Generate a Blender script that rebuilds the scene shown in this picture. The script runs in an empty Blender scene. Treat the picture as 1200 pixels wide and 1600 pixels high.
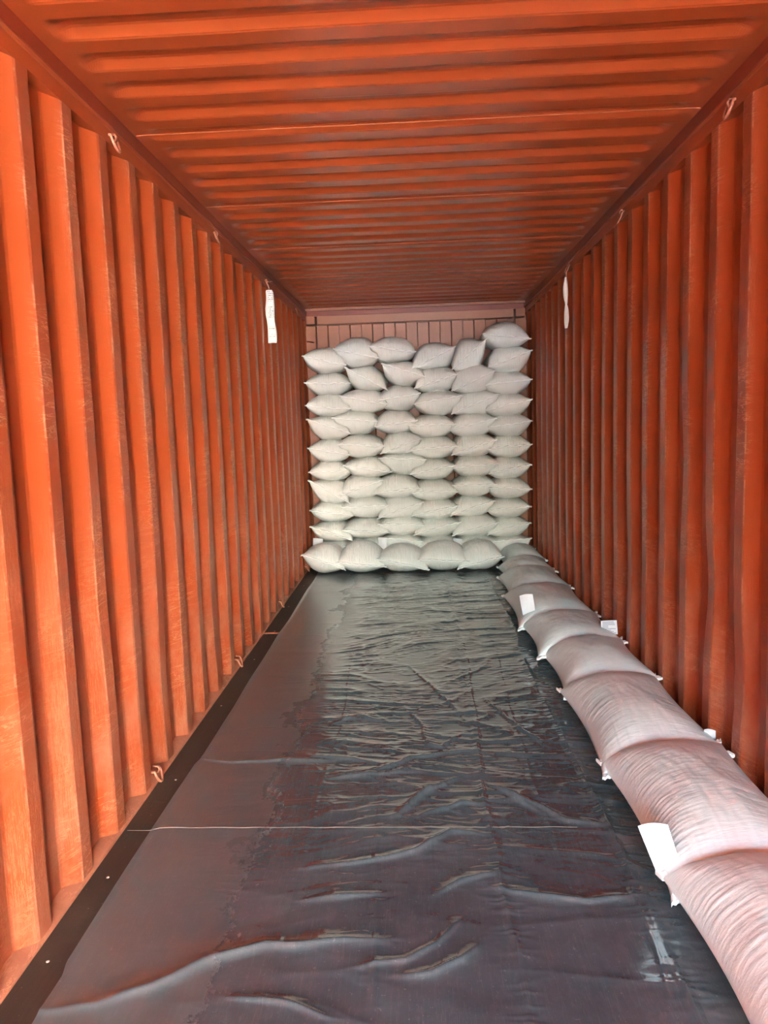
import bpy, math, random
import numpy as np
from mathutils import Matrix, Vector
C = bpy.context.scene.collection

# ---------------------------------------------------------------- camera, light, exposure
XL, XR, H = -1.135, 1.195, 2.692          # side wall faces, ceiling height; floor at z = 0
YD, YB = -3.0, 8.36                       # door end and back wall of the container
cam_data = bpy.data.cameras.new('camera')
cam = bpy.data.objects.new('camera', cam_data); C.objects.link(cam)
cam_data.sensor_fit = 'HORIZONTAL'; cam_data.sensor_width = 36.0
cam_data.lens = 36.0 * 1190.0 / 1200.0
F = Vector((-0.04360286, 0.99210481, -0.11758753)); R_ = Vector((0.99866208, 0.04000786, -0.03276312)); U = R_.cross(F)
M = Matrix((R_, U, -F)).transposed().to_4x4(); M.translation = Vector((0, 0, 1.486))
cam.matrix_world = M
bpy.context.scene.camera = cam

world = bpy.data.worlds.new('sky'); bpy.context.scene.world = world
world.use_nodes = True
wn = world.node_tree; wn.nodes.clear()
wo = wn.nodes.new('ShaderNodeOutputWorld'); bg = wn.nodes.new('ShaderNodeBackground')
sky = wn.nodes.new('ShaderNodeTexSky'); sky.sky_type = 'NISHITA'
sky.sun_disc = False
SUN_EL, SUN_AZ = math.radians(42), math.radians(290)     # azimuth from +Y towards +X: ahead of the camera, to the left, so it never enters the doorway
sky.sun_elevation = SUN_EL; sky.sun_rotation = SUN_AZ
sky.air_density = 1.6; sky.dust_density = 5.0; sky.ozone_density = 1.0
bg.inputs['Strength'].default_value = 1.0
wn.links.new(sky.outputs[0], bg.inputs[0]); wn.links.new(bg.outputs[0], wo.inputs[0])
sd = bpy.data.lights.new('sun', 'SUN'); sd.energy = 18.0; sd.angle = math.radians(2); sd.color = (1, .95, .88)
so = bpy.data.objects.new('sun', sd); C.objects.link(so)
sdir = Vector((math.sin(SUN_AZ)*math.cos(SUN_EL), math.cos(SUN_AZ)*math.cos(SUN_EL), math.sin(SUN_EL)))
so.rotation_euler = sdir.to_track_quat('Z', 'Y').to_euler(); so.location = (6, -12, 12)
# the open doorway, marked as a sampling portal for the sky (emits nothing itself)
pd = bpy.data.lights.new('doorway_portal', 'AREA'); pd.shape = 'RECTANGLE'; pd.size = 2.3; pd.size_y = 2.6
pd.cycles.is_portal = True
po = bpy.data.objects.new('doorway_portal', pd); C.objects.link(po)
po.location = ((XL+XR)/2, YD-.05, 1.33); po.rotation_euler = (math.radians(90), 0, 0)
vs = bpy.context.scene.view_settings
vs.view_transform = 'Standard'; vs.look = 'None'; vs.gamma = 1; vs.use_curve_mapping = False
vs.exposure = 4.2

# ---------------------------------------------------------------- helpers
def link(name, me, mat=None, parent=None, loc=None):
    if mat is not None:
        me.materials.clear(); me.materials.append(mat)
    o = bpy.data.objects.new(name, me); C.objects.link(o)
    if loc is not None: o.location = loc
    if parent is not None: o.parent = parent
    return o
def tag(o, label=None, cat=None, group=None, kind=None):
    for k, v in (('label', label), ('category', cat), ('group', group), ('kind', kind)):
        if v: o[k] = v
    return o
def struct(name, me, mat, parent=None):
    o = link(name, me, mat, parent)
    if parent is None: o['kind'] = 'structure'
    return o
def np_mesh(name, co, quads, smooth=True):
    me = bpy.data.meshes.new(name)
    co = np.asarray(co, np.float32); quads = np.asarray(quads, np.int32)
    me.vertices.add(len(co)); me.vertices.foreach_set('co', co.ravel())
    me.loops.add(quads.size); me.loops.foreach_set('vertex_index', quads.ravel())
    me.polygons.add(len(quads)); me.polygons.foreach_set('loop_start', np.arange(0, quads.size, quads.shape[1], dtype=np.int32))
    me.polygons.foreach_set('loop_total', np.full(len(quads), quads.shape[1], np.int32))
    me.update(calc_edges=True); me.validate()
    me.polygons.foreach_set('use_smooth', np.full(len(me.polygons), smooth))
    me.update()
    return me
def grid_quads(nu, nv):
    i = np.arange(nu-1)[:, None]*nv + np.arange(nv-1)[None, :]
    i = i.ravel()
    return np.stack([i, i+nv, i+nv+1, i+1], 1)
def boxes(name, bs):
    co, q = [], []
    for (x0, x1, y0, y1, z0, z1) in bs:
        b = len(co)
        co += [(x0,y0,z0),(x1,y0,z0),(x1,y1,z0),(x0,y1,z0),(x0,y0,z1),(x1,y0,z1),(x1,y1,z1),(x0,y1,z1)]
        q += [(b,b+3,b+2,b+1),(b+4,b+5,b+6,b+7),(b,b+1,b+5,b+4),(b+1,b+2,b+6,b+5),(b+2,b+3,b+7,b+6),(b+3,b,b+4,b+7)]
    return np_mesh(name, co, q, False)
def bevelled(o, w, seg=2):
    m = o.modifiers.new('bevel', 'BEVEL'); m.width = w; m.segments = seg; m.limit_method = 'ANGLE'
    return o
def tube(name, pts, r, n=8, closed=False):
    pts = [Vector(p) for p in pts]; co = []; q = []
    N = len(pts); prev = None
    rr = r if hasattr(r, '__len__') else [r]*N
    for i, p in enumerate(pts):
        a = pts[(i-1) % N] if (closed or i) else p; b = pts[(i+1) % N] if (closed or i < N-1) else p
        t = (b-a).normalized()
        if prev is None: s = t.orthogonal().normalized()
        else: s = (prev - t*prev.dot(t)).normalized()
        prev = s; w = t.cross(s)
        for k in range(n):
            an = 2*math.pi*k/n; co.append(tuple(p + (s*math.cos(an)+w*math.sin(an))*rr[i]))
    for i in range(N if closed else N-1):
        j = (i+1) % N
        for k in range(n): q.append((i*n+k, i*n+(k+1) % n, j*n+(k+1) % n, j*n+k))
    if not closed:
        for i, flip in ((0, 1), (N-1, 0)):
            c = len(co); co.append(tuple(pts[i]))
            for k in range(0, n, 2):
                f = (c, i*n+k, i*n+(k+1) % n, i*n+(k+2) % n)
                q.append(f[::-1] if flip else f)
    return np_mesh(name, co, q, True)

class Noise:
    """smooth value noise in 2D, range -1..1"""
    def __init__(s, seed): s.t = np.random.RandomState(seed).uniform(-1, 1, (256, 256))
    def __call__(s, x, y):
        xi = np.floor(x).astype(int); yi = np.floor(y).astype(int); fx = x-xi; fy = y-yi
        fx = fx*fx*(3-2*fx); fy = fy*fy*(3-2*fy)
        g = lambda a, b: s.t[a & 255, b & 255]
        return (g(xi, yi)*(1-fx)+g(xi+1, yi)*fx)*(1-fy) + (g(xi, yi+1)*(1-fx)+g(xi+1, yi+1)*fx)*fy
    def fbm(s, x, y, o=3):
        r = 0; a = 1
        for k in range(o): r = r + a*s(x*2**k+17*k, y*2**k+31*k); a *= .5
        return r/1.75
def sstep(a, b, x):
    t = np.clip((x-a)/(b-a), 0, 1); return t*t*(3-2*t)

# ---------------------------------------------------------------- materials
def new_mat(name):
    m = bpy.data.materials.new(name); m.use_nodes = True
    nt = m.node_tree; b = nt.nodes['Principled BSDF']
    return m, nt, b
def N(nt, t, **kw):
    n = nt.nodes.new(t)
    for k, v in kw.items(): setattr(n, k, v)
    return n
def noise(nt, vec, scale, detail=4, rough=.5, stretch=None, dist=0):
    if stretch:
        mp = N(nt, 'ShaderNodeMapping'); mp.inputs['Scale'].default_value = stretch
        nt.links.new(vec, mp.inputs[0]); vec = mp.outputs[0]
    n = N(nt, 'ShaderNodeTexNoise'); n.inputs['Scale'].default_value = scale
    n.inputs['Detail'].default_value = detail; n.inputs['Roughness'].default_value = rough; n.inputs['Distortion'].default_value = dist
    nt.links.new(vec, n.inputs['Vector']); return n.outputs[0]
def ramp(nt, fac, stops):
    r = N(nt, 'ShaderNodeValToRGB'); cr = r.color_ramp
    while len(cr.elements) > 1: cr.elements.remove(cr.elements[-1])
    cr.elements[0].position = stops[0][0]; cr.elements[0].color = (*stops[0][1], 1) if hasattr(stops[0][1], '__len__') else (*([stops[0][1]]*3), 1)
    for p, c in stops[1:]:
        e = cr.elements.new(p); e.color = (*c, 1) if hasattr(c, '__len__') else (c, c, c, 1)
    nt.links.new(fac, r.inputs[0]); return r.outputs[0]
def mixc(nt, fac, a, b, mode='MIX'):
    m = N(nt, 'ShaderNodeMix', data_type='RGBA', blend_type=mode)
    for s, v in ((0, fac), (6, a), (7, b)):
        if isinstance(v, bpy.types.NodeSocket): nt.links.new(v, m.inputs[s])
        elif hasattr(v, '__len__'): m.inputs[s].default_value = (*v, 1)
        else: m.inputs[s].default_value = v
    return m.outputs[2]
def mth(nt, op, a, b=None, clamp=False):
    m = N(nt, 'ShaderNodeMath', operation=op, use_clamp=clamp)
    for i, v in enumerate((a, b)):
        if v is None: continue
        if isinstance(v, bpy.types.NodeSocket): nt.links.new(v, m.inputs[i])
        else: m.inputs[i].default_value = v
    return m.outputs[0]
def bump(nt, b, h, strength, dist):
    bp = N(nt, 'ShaderNodeBump'); bp.inputs['Strength'].default_value = strength; bp.inputs['Distance'].default_value = dist
    nt.links.new(h, bp.inputs['Height']); nt.links.new(bp.outputs[0], b.inputs['Normal'])
def objco(nt): return N(nt, 'ShaderNodeTexCoord').outputs['Object']

PAINT = (.35, .062, .0155)
def paint(name, col=PAINT, wear=1.0, rough=.32):
    """orange-red container paint; wear sits where the 'ridge' attribute marks the exposed faces, and low on the wall"""
    m, nt, b = new_mat(name); oc = objco(nt)
    big = noise(nt, oc, 1.3, 5, .6)
    base = mixc(nt, ramp(nt, big, [(.3, 0), (.7, 1)]), tuple(c*.86 for c in col), tuple(min(1, c*1.08) for c in col))
    at = N(nt, 'ShaderNodeAttribute', attribute_name='ridge').outputs['Fac']
    sep = N(nt, 'ShaderNodeSeparateXYZ'); nt.links.new(oc, sep.inputs[0])
    low = N(nt, 'ShaderNodeMapRange'); nt.links.new(sep.outputs[2], low.inputs[0])
    for i, v in ((1, 1.35), (2, .15), (3, 0.0), (4, 1.0)): low.inputs[i].default_value = v
    # dull primer tone showing along the rubbed ridges
    rub = ramp(nt, noise(nt, oc, 2.2, 6, .65, (1, 2.2, .8)), [(.38, 0), (.62, 1)])
    rubf = mth(nt, 'MULTIPLY', mth(nt, 'MULTIPLY', rub, at), .55*wear)
    c1 = mixc(nt, rubf, base, (.30, .10, .06))
    # fine scratches: thin bands of stretched noise, some lying across, some running down
    s1 = ramp(nt, noise(nt, oc, 3.0, 6, .72, (1, 1.6, 11), .9), [(.480, 0), (.5, 1), (.520, 0)])
    s2 = ramp(nt, noise(nt, oc, 5.0, 5, .8, (3, 26, 1.0), .4), [(.478, 0), (.5, 1), (.522, 0)])
    gate = ramp(nt, noise(nt, oc, 2.7, 4, .6), [(.47, 0), (.60, 1)])
    gate2 = ramp(nt, noise(nt, oc, 1.9, 4, .6, (1.3, 1, .7)), [(.46, 0), (.60, 1)])
    reach = mth(nt, 'MAXIMUM', at, mth(nt, 'ADD', mth(nt, 'MULTIPLY', low.outputs[0], .75), .06))
    sc = mth(nt, 'MULTIPLY', mth(nt, 'MAXIMUM', mth(nt, 'MULTIPLY', s1, gate), mth(nt, 'MULTIPLY', s2, gate2)), reach)
    c2 = mixc(nt, mth(nt, 'MULTIPLY', sc, .8*wear, True), c1, (.78, .40, .22))
    ea = N(nt, 'ShaderNodeAttribute', attribute_name='edge').outputs['Fac']
    eg = ramp(nt, noise(nt, oc, 4.5, 6, .75, (1, 1.5, 1.6)), [(.5, 0), (.6, 1)])
    c2 = mixc(nt, mth(nt, 'MULTIPLY', mth(nt, 'MULTIPLY', eg, ea), .5*wear, True), c2, (.70, .40, .25))
    # dust smears near the floor
    dn = ramp(nt, noise(nt, oc, 3.5, 6, .7, (1, 1.6, 1)), [(.42, 0), (.66, 1)])
    c3 = mixc(nt, mth(nt, 'MULTIPLY', mth(nt, 'MULTIPLY', dn, low.outputs[0]), .6*wear), c2, (.46, .20, .115))
    nt.links.new(c3, b.inputs['Base Color'])
    b.inputs['Roughness'].default_value = rough+.03
    b.inputs['Specular IOR Level'].default_value = .45
    bump(nt, b, noise(nt, oc, 45, 3), .12, .002)
    return m
m_wall = paint('container paint, rubbed')
m_ceil = paint('container paint, roof', wear=.15, rough=.25)
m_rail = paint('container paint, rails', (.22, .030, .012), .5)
m_back = paint('container paint, end wall', (.36, .125, .062), .5)
m_ledge = paint('dusty paint on bottom rail', (.36, .13, .07), 1.0, .7)
m_ring = paint('ring paint', (.28, .08, .045), .8)
m_weld = paint('weld paint', (.38, .09, .03), .2)

def simple(name, col, rough=.5, spec=.5):
    m, nt, b = new_mat(name); oc = objco(nt)
    nt.links.new(mixc(nt, noise(nt, oc, 20, 3), tuple(c*.92 for c in col), tuple(min(1, c*1.06) for c in col)), b.inputs['Base Color'])
    b.inputs['Roughness'].default_value = rough; b.inputs['Specular IOR Level'].default_value = spec
    return m
def sack_mat():
    m, nt, b = new_mat('white woven sack cloth'); oc = objco(nt)
    inf = N(nt, 'ShaderNodeObjectInfo').outputs['Random']
    base = mixc(nt, inf, (.79, .80, .76), (.835, .845, .805))
    base = mixc(nt, ramp(nt, noise(nt, oc, 7, 5, .6), [(.35, 0), (.75, .35)]), base, (.68, .70, .64))
    nt.links.new(base, b.inputs['Base Color'])
    b.inputs['Roughness'].default_value = .42; b.inputs['Specular IOR Level'].default_value = .4
    fine = noise(nt, oc, 14, 4, .6, (5.0, .6, .55), .7)
    weave = noise(nt, oc, 260, 1)
    bump(nt, b, mth(nt, 'ADD', fine, mth(nt, 'MULTIPLY', weave, .10)), .8, .010)
    return m
m_sack = sack_mat()
def sack_long_mat():
    m, nt, b = new_mat('white woven sack cloth, pleated'); oc = objco(nt)
    base = mixc(nt, ramp(nt, noise(nt, oc, 6, 5, .6), [(.35, 0), (.75, .4)]), (.72, .84, .83), (.66, .75, .74))
    nt.links.new(base, b.inputs['Base Color'])
    b.inputs['Roughness'].default_value = .4; b.inputs['Specular IOR Level'].default_value = .4
    fine = noise(nt, oc, 16, 4, .6, (.8, 4.5, 1.0), .6)
    weave = noise(nt, oc, 300, 1)
    bump(nt, b, mth(nt, 'ADD', fine, mth(nt, 'MULTIPLY', weave, .1)), .3, .006)
    return m
m_sack_long = sack_long_mat()
m_seam = simple('bright sewn hem', (.90, .91, .88), .45)
m_stitch = simple('grey stitching', (.55, .54, .50), .8)
m_paper = simple('white paper', (.74, .77, .80), .6)
m_print = simple('grey print', (.35, .36, .42), .6)
m_string = simple('pale string', (.75, .62, .52), .7)
m_thread = simple('thin pale thread', (.30, .28, .24), .7)

def sheet_mat():
    m, nt, b = new_mat('black polythene film'); oc = objco(nt)
    d1 = ramp(nt, noise(nt, oc, 2.6, 7, .7), [(.42, 0), (.75, 1)])
    d2 = ramp(nt, noise(nt, oc, 16, 6, .75, (1.6, .8, 1)), [(.5, 0), (.8, 1)])
    sp = ramp(nt, noise(nt, oc, 90, 2, .5), [(.68, 0), (.74, 1)])
    ln = ramp(nt, noise(nt, oc, 2.4, 5, .7, (16, .5, 1)), [(.492, 0), (.5, 1), (.508, 0)])
    c = mixc(nt, mth(nt, 'MULTIPLY', d1, .5), (.058, .080, .088), (.120, .155, .168))
    c = mixc(nt, mth(nt, 'MULTIPLY', d2, .35), c, (.16, .15, .16))
    c = mixc(nt, mth(nt, 'MULTIPLY', ln, .22), c, (.25, .24, .22))
    c = mixc(nt, mth(nt, 'MULTIPLY', sp, .25), c, (.30, .29, .27))
    nt.links.new(c, b.inputs['Base Color'])
    sep = N(nt, 'ShaderNodeSeparateXYZ'); nt.links.new(oc, sep.inputs[0])
    mr = N(nt, 'ShaderNodeMapRange'); nt.links.new(mth(nt, 'ADD', sep.outputs[0], mth(nt, 'MULTIPLY', d1, .25)), mr.inputs[0])
    for i, v in ((1, -.62), (2, -.38), (3, .22), (4, 0.0)): mr.inputs[i].default_value = v      # the untrodden side keeps its dull bloom
    rg = mth(nt, 'ADD', ramp(nt, mth(nt, 'ADD', d1, d2), [(0, .08), (1, .20)]), mr.outputs[0])
    nt.links.new(rg, b.inputs['Roughness']); nt.links.new(mth(nt, 'ADD', mr.outputs[0], .10), b.inputs['Coat Roughness'])
    b.inputs['Specular IOR Level'].default_value = .8; b.inputs['IOR'].default_value = 1.6; b.inputs['Specular Tint'].default_value = (.80, .96, .92, 1); b.inputs['Coat Weight'].default_value = .85; b.inputs['Coat IOR'].default_value = 1.45; b.inputs['Coat Roughness'].default_value = .10
    bump(nt, b, mth(nt, 'ADD', noise(nt, oc, 26, 5, .65, (1, 2.2, 1), .8), mth(nt, 'MULTIPLY', ln, .25)), .10, .004)
    return m
m_sheet = sheet_mat()
def ply_mat():
    m, nt, b = new_mat('dark grimy plywood'); oc = objco(nt)
    c = mixc(nt, noise(nt, oc, 3, 6, .7, (6, .6, 1)), (.016, .014, .010), (.045, .036, .026))
    sp = ramp(nt, noise(nt, oc, 55, 3, .6), [(.69, 0), (.73, 1)])
    c = mixc(nt, mth(nt, 'MULTIPLY', sp, .5), c, (.35, .28, .2))
    du = ramp(nt, noise(nt, oc, 4, 6, .7), [(.5, 0), (.8, 1)])
    c = mixc(nt, mth(nt, 'MULTIPLY', du, .35), c, (.09, .075, .055))
    nt.links.new(c, b.inputs['Base Color']); b.inputs['Roughness'].default_value = .55
    bump(nt, b, noise(nt, oc, 20, 5, .7, (5, .6, 1)), .3, .003)
    return m
m_ply = ply_mat()
def conc_mat():
    m, nt, b = new_mat('pale yard concrete'); oc = objco(nt)
    nt.links.new(mixc(nt, noise(nt, oc, .6, 8, .7), (.50, .485, .46), (.64, .62, .59)), b.inputs['Base Color'])
    b.inputs['Roughness'].default_value = .9; return m
m_conc = conc_mat()

# ---------------------------------------------------------------- setting
LEDGE, WTOP = .035, 2.585
def profile(y0, y1, pitch, phase, flat, slope, depth, fil=.006):
    """(y, offset, ridge) of a trapezoid corrugation; 'phase' is the far end of an inner flat; offset 0 = inner, depth = outer"""
    out = []
    outer = pitch-flat-2*slope
    k0 = int(math.floor((y0-phase)/pitch))-1
    y = phase+k0*pitch
    while y < y1+pitch:
        a = y-flat                                   # inner flat: a .. y
        s = fil
        for yy, off, r in ((a+s, 0, 1), (a+.35*flat, 0, 1), (a+.7*flat, 0, 1), (y-s, 0, 1), (y, .0016, 1), (y+s, s*depth/slope, .3),
                        (y+slope*.5, depth*.5, 0), (y+slope-s, depth-s*depth/slope, 0), (y+slope, depth-.0016, 0), (y+slope+s, depth, 0),
                        (y+slope+outer-s, depth, 0), (y+slope+outer, depth-.0016, 0), (y+slope+outer+s, depth-s*depth/slope, 0),
                        (y+slope+outer+slope*.5, depth*.5, 0), (y+slope*2+outer-s, s*depth/slope, .5), (y+slope*2+outer, .0016, 1)):
            if y0 <= yy <= y1: out.append((yy, off, r))
        y += pitch
    return out
def corrugated_wall(name, x, side, phase, dents, seed):
    pr = np.array(profile(YD+.02, YB+.02, .2952, phase, .078, .070, .038))
    z = np.concatenate([np.linspace(LEDGE-.03, WTOP, 60)])
    Y, Z = np.meshgrid(pr[:, 0], z, indexing='ij'); OFF = np.repeat(pr[:, 1:2], len(z), 1)
    nz = Noise(seed)
    OFF = OFF + .0025*nz.fbm(Y*1.4, Z*1.1) * sstep(0, .1, Z)
    for (dy, dz, ry, rz, amt) in dents:
        OFF = OFF + amt*np.exp(-((Y-dy)/ry)**2-((Z-dz)/rz)**2)
    YY = Y + .004*nz(Y*3+9, Z*2.1)*sstep(0, .15, Z)*sstep(WTOP, WTOP-.15, Z)
    X = x + side*np.maximum(OFF, -.004)
    me = np_mesh(name, np.stack([X, YY, Z], -1).reshape(-1, 3), grid_quads(len(pr), len(z)), False)
    at = me.attributes.new('ridge', 'FLOAT', 'POINT'); at.data.foreach_set('value', np.repeat(pr[:, 2], len(z)).astype(np.float32))
    ed = (np.abs(pr[:, 1]-.0016) < 1e-6).astype(np.float32)
    at = me.attributes.new('edge', 'FLOAT', 'POINT'); at.data.foreach_set('value', np.repeat(ed, len(z)))
    w = struct(name, me, m_wall)
    xo = x + side*.075
    lo, hi = min(x, xo), max(x, xo)
    # rail along the roof edge, the flat flange the corrugations end in, and the bottom rail ledge
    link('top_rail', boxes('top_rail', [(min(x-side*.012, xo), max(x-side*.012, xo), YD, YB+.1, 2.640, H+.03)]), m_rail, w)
    link('rail_lip', boxes('rail_lip', [(min(x-side*.006, xo), max(x-side*.006, xo), YD, YB+.1, 2.626, 2.640)]), m_weld, w)
    fl = x - side*.001
    link('wall_flange', boxes('wall_flange', [(min(fl, xo), max(fl, xo), YD, YB+.1, WTOP-.012, 2.626)]), m_wall, w)
    # ledge with a bevelled inner edge
    yy = np.arange(YD, YB+.1, .1)
    prf = [(x-side*.006, 0), (x-side*.004, .010), (x+side*.002, .014), (x+side*.038, LEDGE), (xo, LEDGE)]
    co = [(px, y, pz) for y in yy for px, pz in prf]
    link('bottom_ledge', np_mesh('bottom_ledge', co, grid_quads(len(yy), len(prf)), False), m_ledge, w)
    return w
random.seed(4)
corrugated_wall('wall_left', XL, -1, 2.094, [(3.2, .35, .25, .35, .012), (4.1, .5, .2, .4, .014), (2.6, .9, .12, .3, .008), (5.0, .4, .3, .3, .01)], 3)
corrugated_wall('wall_right', XR, 1, 2.902, [(3.2, .75, .14, .22, .018), (2.85, .45, .12, .25, .016), (2.6, 1.1, .10, .2, .010), (3.5, 1.25, .15, .25, .012), (4.4, .6, .3, .3, .01)], 8)

# roof: pressed corrugations that die out short of the side rails
pc = np.array(profile(YD, YB+.05, .2122, 2.589-.0225, .085, .045, .022, .005))
# here an 'inner flat' ends at the far side of the bright slope, so shift: slope facing the door runs down to the flat
xs = np.concatenate([[XL-.05], np.linspace(XL+.0, XL+.22, 26), np.linspace(XL+.25, XR-.25, 24), np.linspace(XR-.22, XR, 26), [XR+.05]])
Yc, Xc = np.meshgrid(pc[:, 0], xs, indexing='ij'); Dc = np.repeat(pc[:, 1:2], len(xs), 1)
fade = sstep(XL+.055, XL+.135, Xc)*sstep(XR-.055, XR-.135, Xc)
nz = Noise(12)
Zc = H + Dc*fade - .004*np.abs(nz.fbm(Xc*1.3, Yc*1.2))*fade
cw = np_mesh('ceiling', np.stack([Xc, Yc, Zc], -1).reshape(-1, 3), grid_quads(len(pc), len(xs))[:, ::-1], False)
cw.attributes.new('ridge', 'FLOAT', 'POINT')
ceiling = struct('ceiling', cw, m_ceil)
for k in range(-6, 6):
    y = 3.325+k*.2122*5-.06
    if YD < y < YB-.2:
        link('weld_bead', boxes('weld_bead', [(XL+.02, XR-.02, y-.0025, y+.0025, H-.002, H+.001)]), m_weld, ceiling)

# back wall: corner posts, header and ribbed sheet
pb = []
rp, k = .242, 0
x = XL-.05
g = []
for k in range(-6, 7):
    c = .118+k*rp
    g += [(c-.0665, 0), (c-.0645, .001), (c-.0565, .041), (c-.0545, .042), (c+.0545, .042), (c+.0565, .041), (c+.0645, .001), (c+.0665, 0)]
g = [(XL-.07, .0)]+[p for p in g if XL-.06 < p[0] < XR+.06]+[(XR+.07, .0)]
zz = np.linspace(0, 2.66, 20)
co = [(p[0], YB+p[1], z) for p in g for z in zz]
wb = struct('wall_back', np_mesh('wall_back', co, grid_quads(len(g), len(zz)), False), m_back)
bevelled(link('header_beam', boxes('header_beam', [(XL+.125, XR-.125, YB-.11, YB+.06, 2.535, 2.625)]), m_back, wb), .004)
link('header_recess', boxes('header_recess', [(XL-.05, XR+.05, YB-.06, YB+.06, 2.62, H+.05)]), m_rail, wb)
link('header_lip', boxes('header_lip', [(XL, XR, YB-.17, YB-.15, 2.672, H+.004)]), m_back, wb)
for s, x0 in ((1, XL), (-1, XR)):
    a, b2 = sorted((x0-s*.05, x0+s*.105))
    bevelled(link('corner_post', boxes('corner_post', [(a, b2, YB-.08, YB+.06, 0, 2.525)]), m_back, wb), .006)
    a, b2 = sorted((x0+s*.004, x0+s*.105))
    bevelled(link('corner_casting', boxes('corner_casting', [(a, b2, YB-.11, YB+.06, 2.54, 2.625)]), m_back, wb), .006)
    hk = link('lashing_bar', tube('lashing_bar', [(x0+s*.0, YB-.10, 2.36), (x0+s*.03, YB-.115, 2.36), (x0+s*.06, YB-.115, 2.352), (x0+s*.075, YB-.085, 2.352)], .008), m_rail, wb)

# floor: grimy plywood panels with a steel crossmember strip
floor = struct('floor', boxes('floor', [(XL-.075, XR+.075, YD, YB+.1, -.14, -.014)]), m_ply)
xe = [XL+.0, -.555, .03, .612, XR-.0]
joints = [YD, -1.96, .45, 2.86, 5.295, YB]
for i in range(4):
    for j in range(5):
        g0 = .0015
        y0 = joints[j]+(.04 if j == 4 else g0)
        pn = link('plywood_panel', boxes('plywood_panel', [(xe[i]+g0, xe[i+1]-g0, y0, joints[j+1]-g0, -.014, 0)]), m_ply, floor)
link('crossmember_strip', boxes('crossmember_strip', [(XL, XR, 5.298, 5.333, -.014, .001)]), m_ledge, floor)
for sx in (XL+.055,):
    for j, y in enumerate((1.95, 2.35, 3.05, 3.9, 4.7, 5.36, 6.1, 6.9)):
        link('floor_screw', tube('floor_screw', [(sx+.01*(j % 3), y, -.001), (sx+.01*(j % 3), y, .0012)], .005, 10), m_stitch, floor)

# the door end behind the camera, the yard outside, and walls added to shape the daylight
door = struct('door_1', boxes('door_frame', [(XL-.14, XL-.012, YD-.12, YD, -.14, 2.75), (XR+.012, XR+.14, YD-.12, YD, -.14, 2.75), (XL-.14, XR+.14, YD-.12, YD, 2.60, 2.78), (XL-.14, XR+.14, YD-.12, YD, -.16, -.001)]), m_rail)
yard = struct('yard_ground', np_mesh('yard_ground', [(-60, -70, -1.25), (60, -70, -1.25), (60, 40, -1.25), (-60, 40, -1.25)], [(0, 1, 2, 3)], False), m_conc)

m_pale = simple('pale bounce wall', (.74, .71, .67), .9)
m_dark = simple('dark light-absorbing wall', (.07, .075, .08), .8)
def light_wall(name, x0, x1, mat):  # unseen block with panels, added beside the doorway to steer the daylight
    w = struct(name, boxes(name, [(x0, x1, -34, -5.5, -1.25, 7.0)]), mat)
    for k in range(5):
        y = -32+k*5.4
        xi = x0-.04 if x0 > 0 else x1+.04
        link('added_wall_panel', boxes('added_wall_panel', [(min(xi, xi+.08), max(xi, xi+.08), y, y+3.2, -1.25, 2.4)]), mat, w)
    return w
light_wall('added_bounce_wall', 4.5, 14, m_pale)  # added pale side, bounces sun onto the left container wall
light_wall('added_dark_wall', -16, -5.0, m_dark)  # added dark side, keeps daylight off the right container wall

# ---------------------------------------------------------------- sheet on the floor
CREASES=[
[(-1.003, 3.243), (-0.863, 3.207), (-0.634, 3.213), (-0.404, 3.206)] ,
[(-1.018, 1.766), (-0.869, 1.779), (-0.758, 1.846), (-0.61, 1.943), (-0.47, 2.007), (-0.314, 2.02), (-0.121, 2.033)] ,
[(-0.205, 1.924), (-0.068, 1.951), (0.022, 2.016), (0.092, 2.113)] ,
[(-0.085, 1.883), (0.019, 1.907), (0.082, 1.951), (0.131, 2.015)] ,
[(-0.409, 2.387), (-0.228, 2.422), (-0.044, 2.489), (0.088, 2.602), (0.232, 2.57)] ,
[(0.203, 2.278), (0.351, 2.221), (0.486, 2.198), (0.673, 2.228)] ,
[(0.029, 2.234), (0.104, 2.316), (0.233, 2.364)] ,
[(0.269, 2.94), (0.411, 2.793), (0.524, 2.673), (0.653, 2.657)] ,
[(-0.112, 2.718), (0.012, 2.893), (0.126, 3.022)] ,
[(-0.398, 3.047), (-0.195, 3.053), (-0.044, 3.132)] ,
[(-0.397, 3.065), (-0.219, 3.083), (-0.059, 3.208), (0.228, 3.277)] ,
[(-0.504, 3.247), (-0.32, 3.216), (-0.197, 3.143)] ,
[(-0.092, 3.837), (-0.01, 3.558), (0.026, 3.344), (0.086, 3.308), (0.167, 3.453), (0.254, 3.45)] ,
[(-0.084, 4.495), (0.055, 4.108), (0.203, 3.645)] ,
[(0.334, 3.937), (0.451, 3.54), (0.544, 3.327)] ,
[(-0.117, 2.727), (0.028, 2.914), (0.142, 3.027)] ,
[(-0.037, 2.707), (0.14, 2.814), (0.252, 2.791)] ,
[(0.267, 2.951), (0.358, 2.839), (0.442, 2.716)] ,
[(-0.457, 3.607), (-0.333, 3.7), (-0.169, 3.628)] ,
[(-0.527, 1.801), (-0.381, 1.786), (-0.248, 1.75)] ,
[(-0.397, 2.205), (-0.157, 2.248)] ,
[(0.247, 7.043), (0.28, 4.728), (0.265, 3.751), (0.247, 3.303), (0.225, 2.822), (0.252, 2.612), (0.229, 2.2), (0.248, 1.734)] ,
[(0.641, 3.237), (0.654, 3.065), (0.663, 2.689), (0.658, 2.444), (0.633, 2.241), (0.625, 1.99), (0.604, 1.731)] ,
]
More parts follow.
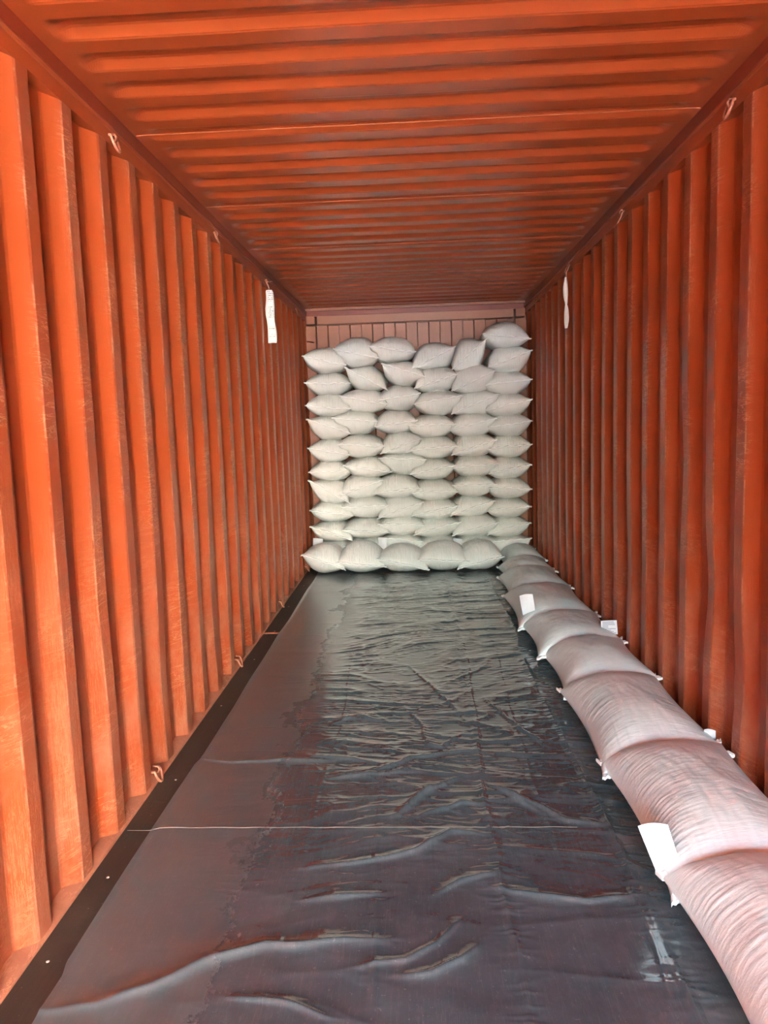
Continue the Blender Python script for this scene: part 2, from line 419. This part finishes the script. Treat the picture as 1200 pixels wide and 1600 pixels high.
def seg_dist(X, Y, line):
    d = np.full(X.shape, 9.0); T = np.zeros(X.shape); S = np.zeros(X.shape)
    L = np.cumsum([0]+[math.dist(line[i], line[i+1]) for i in range(len(line)-1)])
    for i in range(len(line)-1):
        ax, ay = line[i]; bx, by = line[i+1]; vx, vy = bx-ax, by-ay; l2 = vx*vx+vy*vy
        t = np.clip(((X-ax)*vx+(Y-ay)*vy)/l2, 0, 1)
        dd = np.hypot(X-ax-t*vx, Y-ay-t*vy); k = dd < d
        sg = np.sign((X-ax)*vy-(Y-ay)*vx)
        S = np.where(k, -sg if vx > 0 else sg, S); d = np.where(k, dd, d); T = np.where(k, (L[i]+t*math.sqrt(l2))/L[-1], T)
    return d, T, S
nx, ny = 380, 1180
gx = np.linspace(0, 1, nx); gy = np.concatenate([np.linspace(-.4, 1.3, 80)[:-1], np.linspace(1.3, 7.72, ny)])
Xs, Ys = np.meshgrid(gx, gy, indexing='xy')
n1, n2, n3, n4, n5 = (Noise(s) for s in (21, 22, 23, 24, 25))
xleft = XL+.125 + .006*n1(Ys[:, :1]*2.1, Ys[:, :1]*0+3) + .012*sstep(1.95, 1.88, Ys[:, :1]) - .010*sstep(3.25, 3.18, Ys[:, :1])
Xs = xleft + Xs*(1.165-xleft)
wx = .10*n2(Xs*2.2, Ys*1.5); wy = .16*n3(Xs*1.7, Ys*1.2)
def ridged(v, k): return np.clip(1-np.abs(v)*k, 0, 1)**2
mid = sstep(-.62, -.36, Xs+.10*n1(Xs*3, Ys*5))*sstep(.98, .70, Xs)
far = sstep(1.9, 3.1, Ys)
slant = Ys + .22*np.sin(2.2*(Xs-.1)) * n4(Ys*.9, Ys*0+1)
r1 = ridged(n4.fbm((Xs+wx)*1.9, (slant+wy)*5.5, 2), 3.2)
r2 = ridged(n5.fbm((Xs+wx)*4.2, (slant+wy*.7)*15, 2), 3.0)
r3 = ridged(n1.fbm((Xs+wx*.5)*9, (Ys+wy*.5)*30, 2), 2.6)
hgt = mid*(.0075*r1*(.30+.70*far) + .0030*r2*(.10+.90*far) + .0016*r3*(.15+.85*far))
# loose folds everywhere, small
hgt += .0022*n2.fbm(Xs*2.6, Ys*3.3) + .0014*ridged(n3.fbm(Xs*1.3+5, Ys*2.6), 5)*sstep(-1, -.7, Xs)
# long gathers running towards the back
for xc_, w_, s_, a_ in ((.25, .012, 41, .006), (-.17, .010, 42, .0035), (.645, .016, 43, .007), (.45, .008, 44, .0025), (.02, .006, 45, .002), (.80, .010, 46, .004), (-.42, .008, 47, .002)):
    nn = Noise(s_)
    xc2 = xc_ + .028*nn(Ys*1.1, Ys*0) + .006*nn(Ys*7, Ys*0+4)
    dd = (Xs-xc2)/w_
    hgt += a_*np.exp(-dd*dd)*(.35+.65*np.abs(nn(Ys*6, Ys*0+9)))
    # little cross puckers beside the gather
    hgt += .35*a_*np.exp(-(dd/4.5)**2)*ridged(nn(Xs*5, Ys*38), 2.2)
for i, line in enumerate(CREASES):
    if i == 21 or i == 22: A, w = .007, .007
    elif i in (0,): A, w = .012, .010
    elif i in (1,): A, w = .022, .017
    elif i in (3, 4, 5, 7): A, w = .016, .011
    else: A, w = .013, .009
    xs_ = [p[0] for p in line]; ys_ = [p[1] for p in line]
    k = (gy > min(ys_)-.16) & (gy < max(ys_)+.16)
    if not k.any(): continue
    Xk, Yk = Xs[k] + .010*n2(Xs[k]*9, Ys[k]*9), Ys[k] + .012*n3(Xs[k]*8, Ys[k]*8)
    d, T, S = seg_dist(Xk, Yk, line)
    w2 = w*(.8+.4*n1(Xk*6, Yk*6))
    wf = np.where(S > 0, w2*2.4, w2*.9) if i < 21 else w2*1.3
    prof = np.exp(-np.sqrt((d/wf)**2+.03))
    hgt[k] += A*prof*np.sin(np.pi*np.clip(T*.92+.04, 0, 1))**.6
hgt += .0011*r3*sstep(-.95, -.6, Xs)*np.clip(n3(Xs*5, Ys*3)*1.6, 0, 1)
hgt += .0008*n5.fbm(Xs*12, Ys*15)*sstep(-1.0, -.5, Xs)
hgt += .0045*np.exp(-((Xs-xleft)/.012)**2)
under = np.clip(sstep(.76, .90, Xs) + sstep(7.28, 7.40, Ys), 0, 1)
hgt = np.maximum(hgt, 0)*(1-under*.9)
Zs = .002 + hgt
sheet = link('plastic_sheet', np_mesh('plastic_sheet', np.stack([Xs, Ys, Zs], -1).reshape(-1, 3), grid_quads(len(gy), nx)[:, ::-1]), m_sheet)
tag(sheet, 'black plastic sheet lying creased over the container floor', 'plastic sheet')
th = link('thread', tube('thread', [(XL+.02+i*(.545-XL-.02)/40, 2.645-.025*i/40, .0015 if i < 3 else .012+.001*math.sin(i*1.7)) for i in range(41)], .0008, 6), m_thread)
tag(th, 'thin pale thread stretched straight across the black plastic sheet', 'thread')

# ---------------------------------------------------------------- sacks
def sack_mesh(name, x0, x1, y0, y1, zL, zR, zt, zb, nu, nv, seed, ps=.07, pe=.05, qu=.5, qv=.72, wr=.10, back=None, long=0, pv=2.2, pu=3.0):
    """a filled sack: two sheets sewn along a rectangle, blown up between zb and zt; ends at y0/y1, side tips at x0/x1"""
    nz = Noise(seed)
    tu = np.linspace(-1, 1, nu); tv = np.linspace(-1, 1, nv)
    u1 = np.sin(tu*math.pi/2)*.55+tu*.45; v1 = np.sin(tv*math.pi/2)*.6+tv*.4
    Uu, V = np.meshgrid(u1, v1, indexing='ij')
    xc, yc, w, l = (x0+x1)/2, (y0+y1)/2, (x1-x0)/2, (y1-y0)/2
    bl, br = back if back else ((zL+zR)/2*.5+(zt+zb)/4, (zL+zR)/2*.5+(zt+zb)/4)
    k = (Uu+1)/2
    e = V*.5+.5
    front = zL+(zR-zL)*e + .006*nz(V*2.5+7, V*0)
    mid = front*(1-k) + (bl+(br-bl)*e)*k
    S = np.clip(1-np.abs(Uu)**pu, 0, 1)**qu*np.clip(1-np.abs(V)**pv, 0, 1)**qv
    eu = np.exp(-(1-np.abs(Uu))*3.5); ev = np.exp(-(1-np.abs(V))*3.2)
    wr1 = nz.fbm(V*7+3*nz(Uu*1.5, V*2), Uu*1.6+5, 2); wr2 = nz.fbm(V*17, Uu*2.5+9, 2)
    wr3 = nz.fbm(Uu*(9+8*long)+2*nz(V*1.5, Uu*2), V*1.8, 2); wr4 = nz.fbm(Uu*(20+30*long)+2.5*V*long, V*2.6+4, 2)
    lump = nz.fbm(Uu*1.3+2, V*1.3+8, 2)
    def surf(target, sgn, off):
        a = nz.fbm(V*3+off, Uu*2.1+off)
        f = 1 + wr*(eu*(.55*wr1+.35*wr2) + ev*(.45*wr3+(.30+.35*long)*wr4)) + .07*a*(1-eu) + .05*lump
        return mid + (target-mid)*S*f
    top = surf(zt, 1, 3.3); bot = surf(zb, -1, 9.1); bot = np.maximum(bot, min(zb, float(min(zL, zR))) if zb < .06 else -9)
    X = xc + V*w*(1-ps*(1-Uu**2)) ; Y = yc + Uu*l*(1-pe*(1-V**2)**1.0)
    # puffed ends reach a little past the straight seam line, so the cloth curves under it
    nb = nu*nv
    co = np.concatenate([np.stack([X, Y, top], -1).reshape(-1, 3), np.stack([X, Y, bot], -1).reshape(-1, 3)])
    idx = np.arange(nb).reshape(nu, nv); idb = idx+nb
    idb = idb.copy(); idb[0, :] = idx[0, :]; idb[-1, :] = idx[-1, :]; idb[:, 0] = idx[:, 0]; idb[:, -1] = idx[:, -1]
    q1 = np.stack([idx[:-1, :-1], idx[1:, :-1], idx[1:, 1:], idx[:-1, 1:]], -1).reshape(-1, 4)[:, ::-1]
    q2 = np.stack([idb[:-1, :-1], idb[1:, :-1], idb[1:, 1:], idb[:-1, 1:]], -1).reshape(-1, 4)
    q = np.concatenate([q1, q2])
    used = np.zeros(2*nb, int); used[q.ravel()] = 1; remap = np.cumsum(used)-1
    co = co[used > 0]; q = remap[q]
    base = np.array([xc, yc, zb], float)
    me = np_mesh(name, co-base, q)
    edge_f = np.stack([X[0], Y[0], mid[0]], -1)-base; edge_b = np.stack([X[-1], Y[-1], mid[-1]], -1)-base
    return me, base, edge_f, edge_b
def hem_mesh(edge, sgn, seed, wid=.016, ear=.014):
    """the flat sewn strip along an end, a little wavy, wider at the corners"""
    rs = random.Random(seed); n = len(edge); co = []
    for i, p in enumerate(edge):
        t = i/(n-1)*2-1; e = abs(t)**6
        wv = .003*math.sin(i*.9+seed)+rs.uniform(-.001, .001)
        ww = wid+ear*e; dx = .010*e*(1 if t > 0 else -1)
        for (dy, dz) in ((-.006, .0075), (ww, .0058+wv), (ww, -.0058+wv), (-.006, -.0075)):
            co.append((p[0]+dx*(1 if dy > 0 else 0), p[1]+sgn*dy, p[2]+dz))
    q = []
    for i in range(n-1):
        for k in range(4):
            a = i*4+k; b = i*4+(k+1) % 4
            q.append((a, b, b+4, a+4) if sgn < 0 else (a, a+4, b+4, b))
    q.append((0, 3, 2, 1)); b = (n-1)*4; q.append((b, b+1, b+2, b+3))
    return np_mesh('hem', co, q, False)
def stitch_mesh(edge, sgn):
    step = max(1, len(edge)//28)
    pts = [(p[0], p[1]+sgn*.017, p[2]-.0070) for p in edge[::step]]
    return tube('stitching', pts, .0009, 5)
def make_sack(x0, x1, y0, y1, zL, zR, zt, zb, seed, label, group, nu=44, nv=44, mat=None, hems='f', stitch=True, **kw):
    me, base, ef, eb = sack_mesh('sack', x0, x1, y0, y1, zL, zR, zt, zb, nu, nv, seed, **kw)
    root = bpy.data.objects.new('sack', None); C.objects.link(root); root.location = base; root.empty_display_size = .05
    tag(root, label, 'sack', group)
    link('body', me, mat or m_sack, root)
    if 'f' in hems:
        h = link('hem', hem_mesh(ef, -1, seed), m_seam, root)
        if stitch: link('stitching', stitch_mesh(ef, -1), m_stitch, h)
    if 'b' in hems:
        h = link('hem', hem_mesh(eb, 1, seed+1), m_seam, root)
        if stitch: link('stitching', stitch_mesh(eb, 1), m_stitch, h)
    return root, base
ROWS = {
 'A': [(-1.091, 2.156, -0.668, 2.055, 2.245, 1.997), (-0.782, 2.219, -0.346, 2.118, 2.337, 2.046), (-0.429, 2.232, 0.026, 2.158, 2.326, 2.077), (-0.011, 1.999, 0.42, 2.197, 2.255, 1.98), (0.387, 1.975, 0.729, 2.27, 2.289, 1.931), (0.739, 1.983, 1.165, 2.138, 2.199, 1.934)],
 'T': [(0.691, 2.314, 1.16, 2.244, 2.441, 2.168)],
 'B': [(-1.085, 1.897, -0.638, 1.875, 1.994, 1.769), (-0.676, 2.034, -0.267, 1.8, 2.05, 1.793), (-0.308, 2.063, 0.111, 1.914, 2.076, 1.839), (0.01, 1.806, 0.43, 1.93, 2.021, 1.765), (0.378, 1.771, 0.803, 1.949, 2.033, 1.741), (0.708, 1.814, 1.163, 1.851, 1.952, 1.712)],
 'C': [(-1.086, 1.67, -0.641, 1.622, 1.782, 1.565), (-0.735, 1.756, -0.267, 1.653, 1.817, 1.586), (-0.364, 1.693, 0.059, 1.761, 1.842, 1.592), (0.001, 1.655, 0.47, 1.714, 1.781, 1.539), (0.373, 1.545, 0.843, 1.723, 1.783, 1.514), (0.71, 1.566, 1.161, 1.659, 1.73, 1.494)],
 'D': [(-1.079, 1.539, -0.655, 1.383, 1.566, 1.322), (-0.82, 1.541, -0.371, 1.494, 1.612, 1.369), (-0.402, 1.44, 0.019, 1.492, 1.598, 1.367), (-0.066, 1.445, 0.404, 1.436, 1.537, 1.311), (0.348, 1.383, 0.806, 1.488, 1.546, 1.304), (0.729, 1.393, 1.158, 1.444, 1.522, 1.297)],
 'E': [(-1.081, 1.245, -0.67, 1.166, 1.324, 1.091), (-0.776, 1.275, -0.314, 1.243, 1.358, 1.132), (-0.349, 1.167, 0.062, 1.308, 1.385, 1.146), (-0.058, 1.191, 0.421, 1.224, 1.323, 1.096), (0.364, 1.134, 0.803, 1.273, 1.343, 1.097), (0.725, 1.177, 1.156, 1.218, 1.309, 1.084)],
 'F': [(-1.083, 1.002, -0.67, 0.989, 1.1, 0.901), (-0.729, 1.057, -0.251, 0.981, 1.133, 0.923), (-0.368, 1.124, 0.1, 1.094, 1.166, 0.941), (-0.058, 0.953, 0.395, 1.023, 1.097, 0.881), (0.372, 1.002, 0.817, 1.037, 1.121, 0.897), (0.732, 0.936, 1.148, 1.011, 1.088, 0.868)],
 'G': [(-1.086, 0.924, -0.682, 0.678, 0.92, 0.657), (-0.781, 0.759, -0.342, 0.902, 0.944, 0.711), (-0.429, 0.764, 0.033, 0.818, 0.94, 0.701), (-0.057, 0.767, 0.411, 0.762, 0.877, 0.667), (0.362, 0.826, 0.796, 0.824, 0.903, 0.696), (0.724, 0.797, 1.145, 0.77, 0.877, 0.663)],
 'H': [(-1.087, 0.611, -0.655, 0.547, 0.693, 0.475), (-0.764, 0.635, -0.293, 0.64, 0.724, 0.507), (-0.4, 0.513, 0.062, 0.668, 0.723, 0.488), (-0.055, 0.526, 0.413, 0.624, 0.679, 0.469), (0.34, 0.52, 0.783, 0.658, 0.701, 0.487), (0.715, 0.56, 1.139, 0.593, 0.664, 0.466)],
 'I': [(-1.089, 0.453, -0.663, 0.29, 0.472, 0.27), (-0.766, 0.399, -0.291, 0.364, 0.497, 0.293), (-0.395, 0.457, 0.071, 0.428, 0.514, 0.315), (-0.038, 0.335, 0.431, 0.457, 0.492, 0.287), (0.351, 0.318, 0.812, 0.446, 0.509, 0.283), (0.705, 0.315, 1.137, 0.426, 0.472, 0.263)],
 'J': [(-1.077, 0.215, -0.651, 0.181, 0.277, 0.035), (-0.754, 0.241, -0.28, 0.206, 0.295, 0.036), (-0.366, 0.31, 0.045, 0.265, 0.32, 0.04), (-0.012, 0.221, 0.433, 0.243, 0.294, 0.035), (0.377, 0.222, 0.798, 0.245, 0.293, 0.026), (0.732, 0.235, 1.14, 0.27, 0.274, 0.035)],
 'K': [(-1.151, 0.227, -0.717, 0.075, 0.312, 0.017), (-0.794, 0.142, -0.321, 0.087, 0.329, 0.012), (-0.402, 0.171, 0.095, 0.051, 0.284, 0.008), (-0.005, 0.148, 0.488, 0.114, 0.307, 0.009), (0.379, 0.052, 0.816, 0.166, 0.312, 0.0)],
}
COLS = ['leftmost column', 'second column from the left', 'third column from the left', 'third column from the right', 'second column from the right', 'rightmost column']
def tilt_words(zl, zr):
    d = zr-zl
    if d > .13: return 'steeply rising seam'
    if d > .05: return 'seam rising right'
    if d < -.13: return 'steeply falling seam'
    if d < -.05: return 'seam falling right'
    return 'level seam'
LAY = {'A': 'top', 'B': 'second', 'C': 'third', 'D': 'fourth', 'E': 'fifth', 'F': 'sixth', 'G': 'seventh', 'H': 'eighth', 'I': 'ninth', 'J': 'tenth'}
order = 'ABCDEFGHIJ'
for ri, rk in enumerate(order):
    for ci, (xl, zl, xr, zr, zt, zb) in enumerate(ROWS[rk]):
        sd_ = 100+ri*10+ci
        if ci < 5 or rk != 'A': pass
        # layer counted in that column: the last column carries one sack more
        lay = LAY[rk] if ci < 5 else ({**{k: LAY[order[i+1]] for i, k in enumerate(order[:-1])}, 'J': 'lowest'})[rk]
        if rk == 'J': lay = 'lowest'
        lab = f'white sack, {lay} in {COLS[ci]} of stack, {tilt_words(zl, zr)}'
        if rk == 'J': lab = f'white sack, lowest in {COLS[ci]} of stack, mostly hidden'
        rs = random.Random(sd_)
        zb2 = zb-.012; zt2 = zt+.012
        if rk == 'J': zb2 = .008
        xl = max(xl, XL+.004); xr = min(xr, XR-.012)
        yo = rs.uniform(-.02, .02)
        steep = abs(zr-zl) > .2
        make_sack(xl, xr, 7.67+yo, 8.225, zl, zr, zt2, zb2, sd_, lab, 'white sacks stacked against the back wall', nu=40, nv=44,
                  wr=.16, ps=.02, pe=.05+.03*rs.random(), qu=.42, qv=.50 if not steep else .62, pu=2.8, pv=2.1)
xl, zl, xr, zr, zt, zb = ROWS['T'][0]
make_sack(xl, xr-.01, 7.65, 8.225, zl, zr, zt, zb, 99, 'white sack perched highest of all, top of the rightmost column beside the wall', 'white sacks stacked against the back wall', nu=40, nv=44, wr=.16, ps=.02, qu=.45, qv=.62)
FRONT = ['first from the left wall, its seam sagging right', 'second from the left wall', 'in the middle of the row', 'second from the right, wrinkled upper left corner', 'rightmost, next to the sacks along the right wall']
for ci, (xl, zl, xr, zr, zt, zb) in enumerate(ROWS['K']):
    xl = max(xl, XL+.004)
    make_sack(xl, xr, 7.27+.01*(ci % 2), 7.70, zl, zr, zt-.005, .008, 200+ci, 'white sack in front row, '+FRONT[ci], 'white sacks lying in front of the stack', nu=56, nv=64,
              wr=.16, ps=.03, pe=.04, qu=.55, qv=.6, pu=2.3)

# sacks laid end to end along the right wall, nearest first
def paper_label(corners, parent, base, bend=.012, printed=False):
    """thin paper slip given by four corners (top-left, top-right, bottom-right, bottom-left)"""
    c = [Vector(p)-Vector(base) for p in corners]; n = 9; co = []
    nrm = (c[1]-c[0]).cross(c[3]-c[0]).normalized()
    for side in (1, -1):
        for i in range(n):
            for j in range(n):
                s, t = i/(n-1), j/(n-1)
                p = c[0].lerp(c[1], s).lerp(c[3].lerp(c[2], s), t)
                p = p + nrm*(bend*math.sin(math.pi*s)*(1-t*.5)+.004*math.sin(3*t+s*2)) + nrm*side*.0004
                co.append(tuple(p))
    q = grid_quads(n, n); q = np.concatenate([q, q[:, ::-1]+n*n])
    pl = link('paper_label', np_mesh('paper_label', co, q), m_paper, parent)
    if printed:
        bars = []; qq = []
        rs = random.Random(5)
        for k in range(9):
            t0 = .08+k*.1; a = .08; b_ = rs.uniform(.6, .92)
            if k in (3, 4): b_ = .45
            P = []
            for s, t in ((a, t0), (b_, t0), (b_, t0+.055), (a, t0+.055)):
                p = c[0].lerp(c[1], s).lerp(c[3].lerp(c[2], s), t)
                p = p + nrm*(bend*math.sin(math.pi*s)*(1-t*.5)+.004*math.sin(3*t+s*2)) + nrm*PRS*.0022
                P.append(tuple(p))
            i0 = len(bars); bars += P; qq.append((i0, i0+1, i0+2, i0+3))
        link('grey_print', np_mesh('grey_print', bars, qq, False), m_print, pl)
    return pl
PRS = -1
RIGHT = [  # y0, y1, x left, x right, z left, z right, top, label
 (1.40, 2.18, .705, 1.185, .085, .16, .262, 'large white sack nearest the viewer by the right wall, with fine pleats', 1),
 (2.10, 2.96, .708, 1.185, .080, .17, .262, 'second white sack from the viewer along the right wall, broad pleated top', 1),
 (2.88, 3.79, .700, 1.185, .080, .16, .258, 'third white sack from the viewer along the right wall', 1),
 (3.74, 4.42, .715, 1.185, .075, .17, .250, 'fourth white sack along the right wall, its right corner drawn to a point', .6),
 (4.36, 5.04, .680, 1.185, .080, .17, .245, 'white sack with a paper slip at both ends, along the right wall', .4),
 (5.00, 5.92, .655, 1.185, .080, .16, .250, 'white sack behind the one with two paper slips, by the right wall', .4),
 (5.84, 6.62, .690, 1.185, .080, .16, .245, 'seventh white sack along the right wall, partly shaded', .3),
 (6.50, 7.08, .740, 1.185, .080, .16, .240, 'eighth white sack along the right wall, beside the front row', .3),
 (7.02, 7.66, .800, 1.185, .090, .16, .260, 'farthest white sack along the right wall, at the foot of the stack', .3)]
for i, (y0, y1, x0, x1, zL, zR, zt, lab, lg) in enumerate(RIGHT):
    near = i < 3
    root, base = make_sack(x0, x1, y0, y1, zL, zR, zt, .010, 300+i, lab, 'white sacks laid along the right wall',
              nu=220 if near else 90, nv=120 if near else 64, mat=m_sack_long, hems='fb', wr=.075 if near else .07,
              ps=.13, pe=.05, qu=.42, qv=.60, pu=3.2, pv=2.2, back=(zL+.01, zR), long=lg)
    if i == 0: paper_label([(.640, 2.205, .246), (.731, 2.205, .248), (.765, 2.205, .130), (.704, 2.205, .080)], root, base)
    if i == 4:
        paper_label([(.664, 5.0, .305), (.755, 5.02, .31), (.770, 5.03, .20), (.690, 5.03, .165)], root, base)
        paper_label([(1.085, 4.52, .255), (1.18, 4.52, .257), (1.18, 4.50, .175), (1.085, 4.50, .18)], root, base, bend=.004, printed=True)
    if i == 1: paper_label([(1.13, 2.99, .215), (1.18, 3.0, .20), (1.19, 3.03, .15), (1.14, 3.03, .16)], root, base, bend=.003)

# paper slips standing up between the front row and the stack
def slip(corners, label):
    c0 = np.mean(np.array(corners), 0); c0[2] = min(p[2] for p in corners)
    pl = paper_label(corners, None, c0); pl.location = c0; pl.name = 'paper_slip'
    tag(pl, label, 'paper', 'paper slips between the front row and the stack')
slip([(-.405, 7.63, .325), (-.312, 7.63, .318), (-.312, 7.61, .17), (-.395, 7.61, .17)], 'white paper slip standing between the second and middle front sacks')
slip([(-1.065, 7.63, .335), (-.965, 7.63, .325), (-.975, 7.61, .19), (-1.075, 7.61, .19)], 'white paper slip beside the left wall, behind the first front sack')
slip([(.355, 7.63, .295), (.445, 7.63, .285), (.435, 7.61, .17), (.36, 7.61, .17)], 'white paper slip behind the second front sack from the right')

# ---------------------------------------------------------------- lashing rings on the walls
def ring_mesh(side):
    # a bent rod: both ends welded to the wall, the bow hanging out into the room; local origin on the wall
    pts = []
    for k in range(15):
        a = math.pi*(k/14)
        pts.append((-side*(.008+.016*math.sin(a)), .032*math.cos(a), -.052*math.sin(a)))
    return tube('ring_bow', [(side*.012, .034, .0)]+pts+[(side*.012, -.034, 0)], .0058, 8)
rings = {}
ORD = ['nearest', 'second', 'third', 'fourth', 'farthest']
for side, x, nm in ((-1, XL, 'left'), (1, XR, 'right')):
    for lvl, z in (('top', 2.605), ('bottom', .055)):
        if lvl == 'bottom' and side == 1: continue
        bow = ring_mesh(side); eye = tube('lug', [(side*.01, 0, .014), (-side*.012, 0, .012), (-side*.018, 0, 0), (-side*.012, 0, -.012), (side*.01, 0, -.014)], .005, 8)
        for k in range(4):
            y = 3.04+k*1.52 if side < 0 else 3.0+k*1.48
            root = bpy.data.objects.new('lashing_ring', None); C.objects.link(root)
            root.location = (x + side*(.030 if lvl == 'bottom' else 0.0), y, z)
            if lvl == 'bottom': root.location = (x+side*.006, y, z)
            lab = f'{("nearest", "second", "third", "farthest")[k]} bent steel lashing ring along the {lvl} of the {nm} wall'
            if lvl == 'top' and k == 2: lab += ', holding a hanging sachet'
            tag(root, lab, 'ring', f'lashing rings along the {lvl} of the {nm} wall')
            link('ring_bow', bow, m_ring, root); link('lug', eye, m_ring, root)

# ---------------------------------------------------------------- desiccant sachets
def sachet_mat():
    m, nt, b = new_mat('sachet cloth with faded grey print'); oc = objco(nt)
    sep = N(nt, 'ShaderNodeSeparateXYZ'); nt.links.new(oc, sep.inputs[0])
    rowz = mth(nt, 'SINE', mth(nt, 'MULTIPLY', sep.outputs[2], 420))
    rows = mth(nt, 'GREATER_THAN', rowz, .0)
    let = mth(nt, 'GREATER_THAN', noise(nt, oc, 150, 2, .5, (1, 1, .5)), .48)
    blk = ramp(nt, noise(nt, oc, 9, 1, .5, (.2, .2, 1)), [(.47, 0), (.5, 1)])
    inx = mth(nt, 'LESS_THAN', mth(nt, 'ABSOLUTE', mth(nt, 'SUBTRACT', sep.outputs[0], .006)), .022)
    f = mth(nt, 'MULTIPLY', mth(nt, 'MULTIPLY', mth(nt, 'MULTIPLY', rows, let), blk), mth(nt, 'MULTIPLY', inx, .8))
    nt.links.new(mixc(nt, f, (.82, .80, .76), (.22, .23, .25)), b.inputs['Base Color'])
    b.inputs['Roughness'].default_value = .6
    return m
m_sachet = sachet_mat(); m_sachet_plain = simple('plain sachet cloth', (.85, .80, .74), .6)
def lobed_strip(name, zs_, ws, ts, mat, sway, n=20):
    """closed strip: at each height a lens-shaped ring of half width w and half thickness t"""
    co = []; q = []
    for z, w, t, s in zip(zs_, ws, ts, sway):
        for k in range(n):
            a = 2*math.pi*k/n; c_, s_ = math.cos(a), math.sin(a)
            co.append((s+w*c_, t*s_*abs(s_)**.3, z+.002*math.sin(5*a+z*60)))
    m = len(zs_)
    for i in range(m-1):
        for k in range(n): q.append((i*n+k, (i+1)*n+k, (i+1)*n+(k+1) % n, i*n+(k+1) % n))
    me = np_mesh(name, co, q)
    return me
# left: flat printed sachet of two chambers, hanging on a string from the third ring
root = bpy.data.objects.new('desiccant_sachet', None); C.objects.link(root); root.location = (XL+.032, 6.06, 2.13)
tag(root, 'flat white printed desiccant sachet hanging by a string on the left wall', 'sachet', None)
zs_ = np.linspace(0, .405, 41)
w_ = .034 + .003*np.sin(zs_*30) ; w_[-1] = .022; w_[-2] = .029
t_ = .003+.011*np.abs(np.sin(np.pi*np.clip(zs_/.2, 0, 2.02)))
link('pouch', lobed_strip('pouch', zs_, w_, t_, m_sachet, .004*np.sin(zs_*22)-.02*(zs_-.2)), m_sachet, root)
link('string', tube('string', [(-.004, 0, .395), (-.003, 0, .42), (-.006, -.002, .44), (-.018, 0, .462), (-.006, -.005, .468), (.008, -.004, .464), (.02, -.004, .470), (.030, -.002, .466)], .0022, 6), m_string, root)
root = bpy.data.objects.new('desiccant_sachet', None); C.objects.link(root); root.location = (XR-.030, 5.945, 2.145)
tag(root, 'narrow white sachet pinched into two lobes hanging on the right wall', 'sachet', None)
zs_ = np.linspace(0, .375, 46); f_ = zs_/.375
lob = np.where(f_ < .46, np.clip(np.sin(np.pi*np.clip((f_+.03)/.50, 0, 1)), 0, 1)**.55, np.clip(np.sin(np.pi*np.clip((f_-.43)/.60, 0, 1)), 0, 1)**.8)
w_ = .003+.016*lob; t_ = .003+.014*lob
link('pouch', lobed_strip('pouch', zs_, w_, t_, m_sachet_plain, .004*np.sin(zs_*16)), m_sachet_plain, root)
link('string', tube('string', [(.004, 0, .365), (.003, 0, .40), (.002, 0, .43), (-.010, 0, .405), (.000, -.002, .436), (.014, 0, .448), (.022, 0, .455)], .0024, 6), m_string, root)
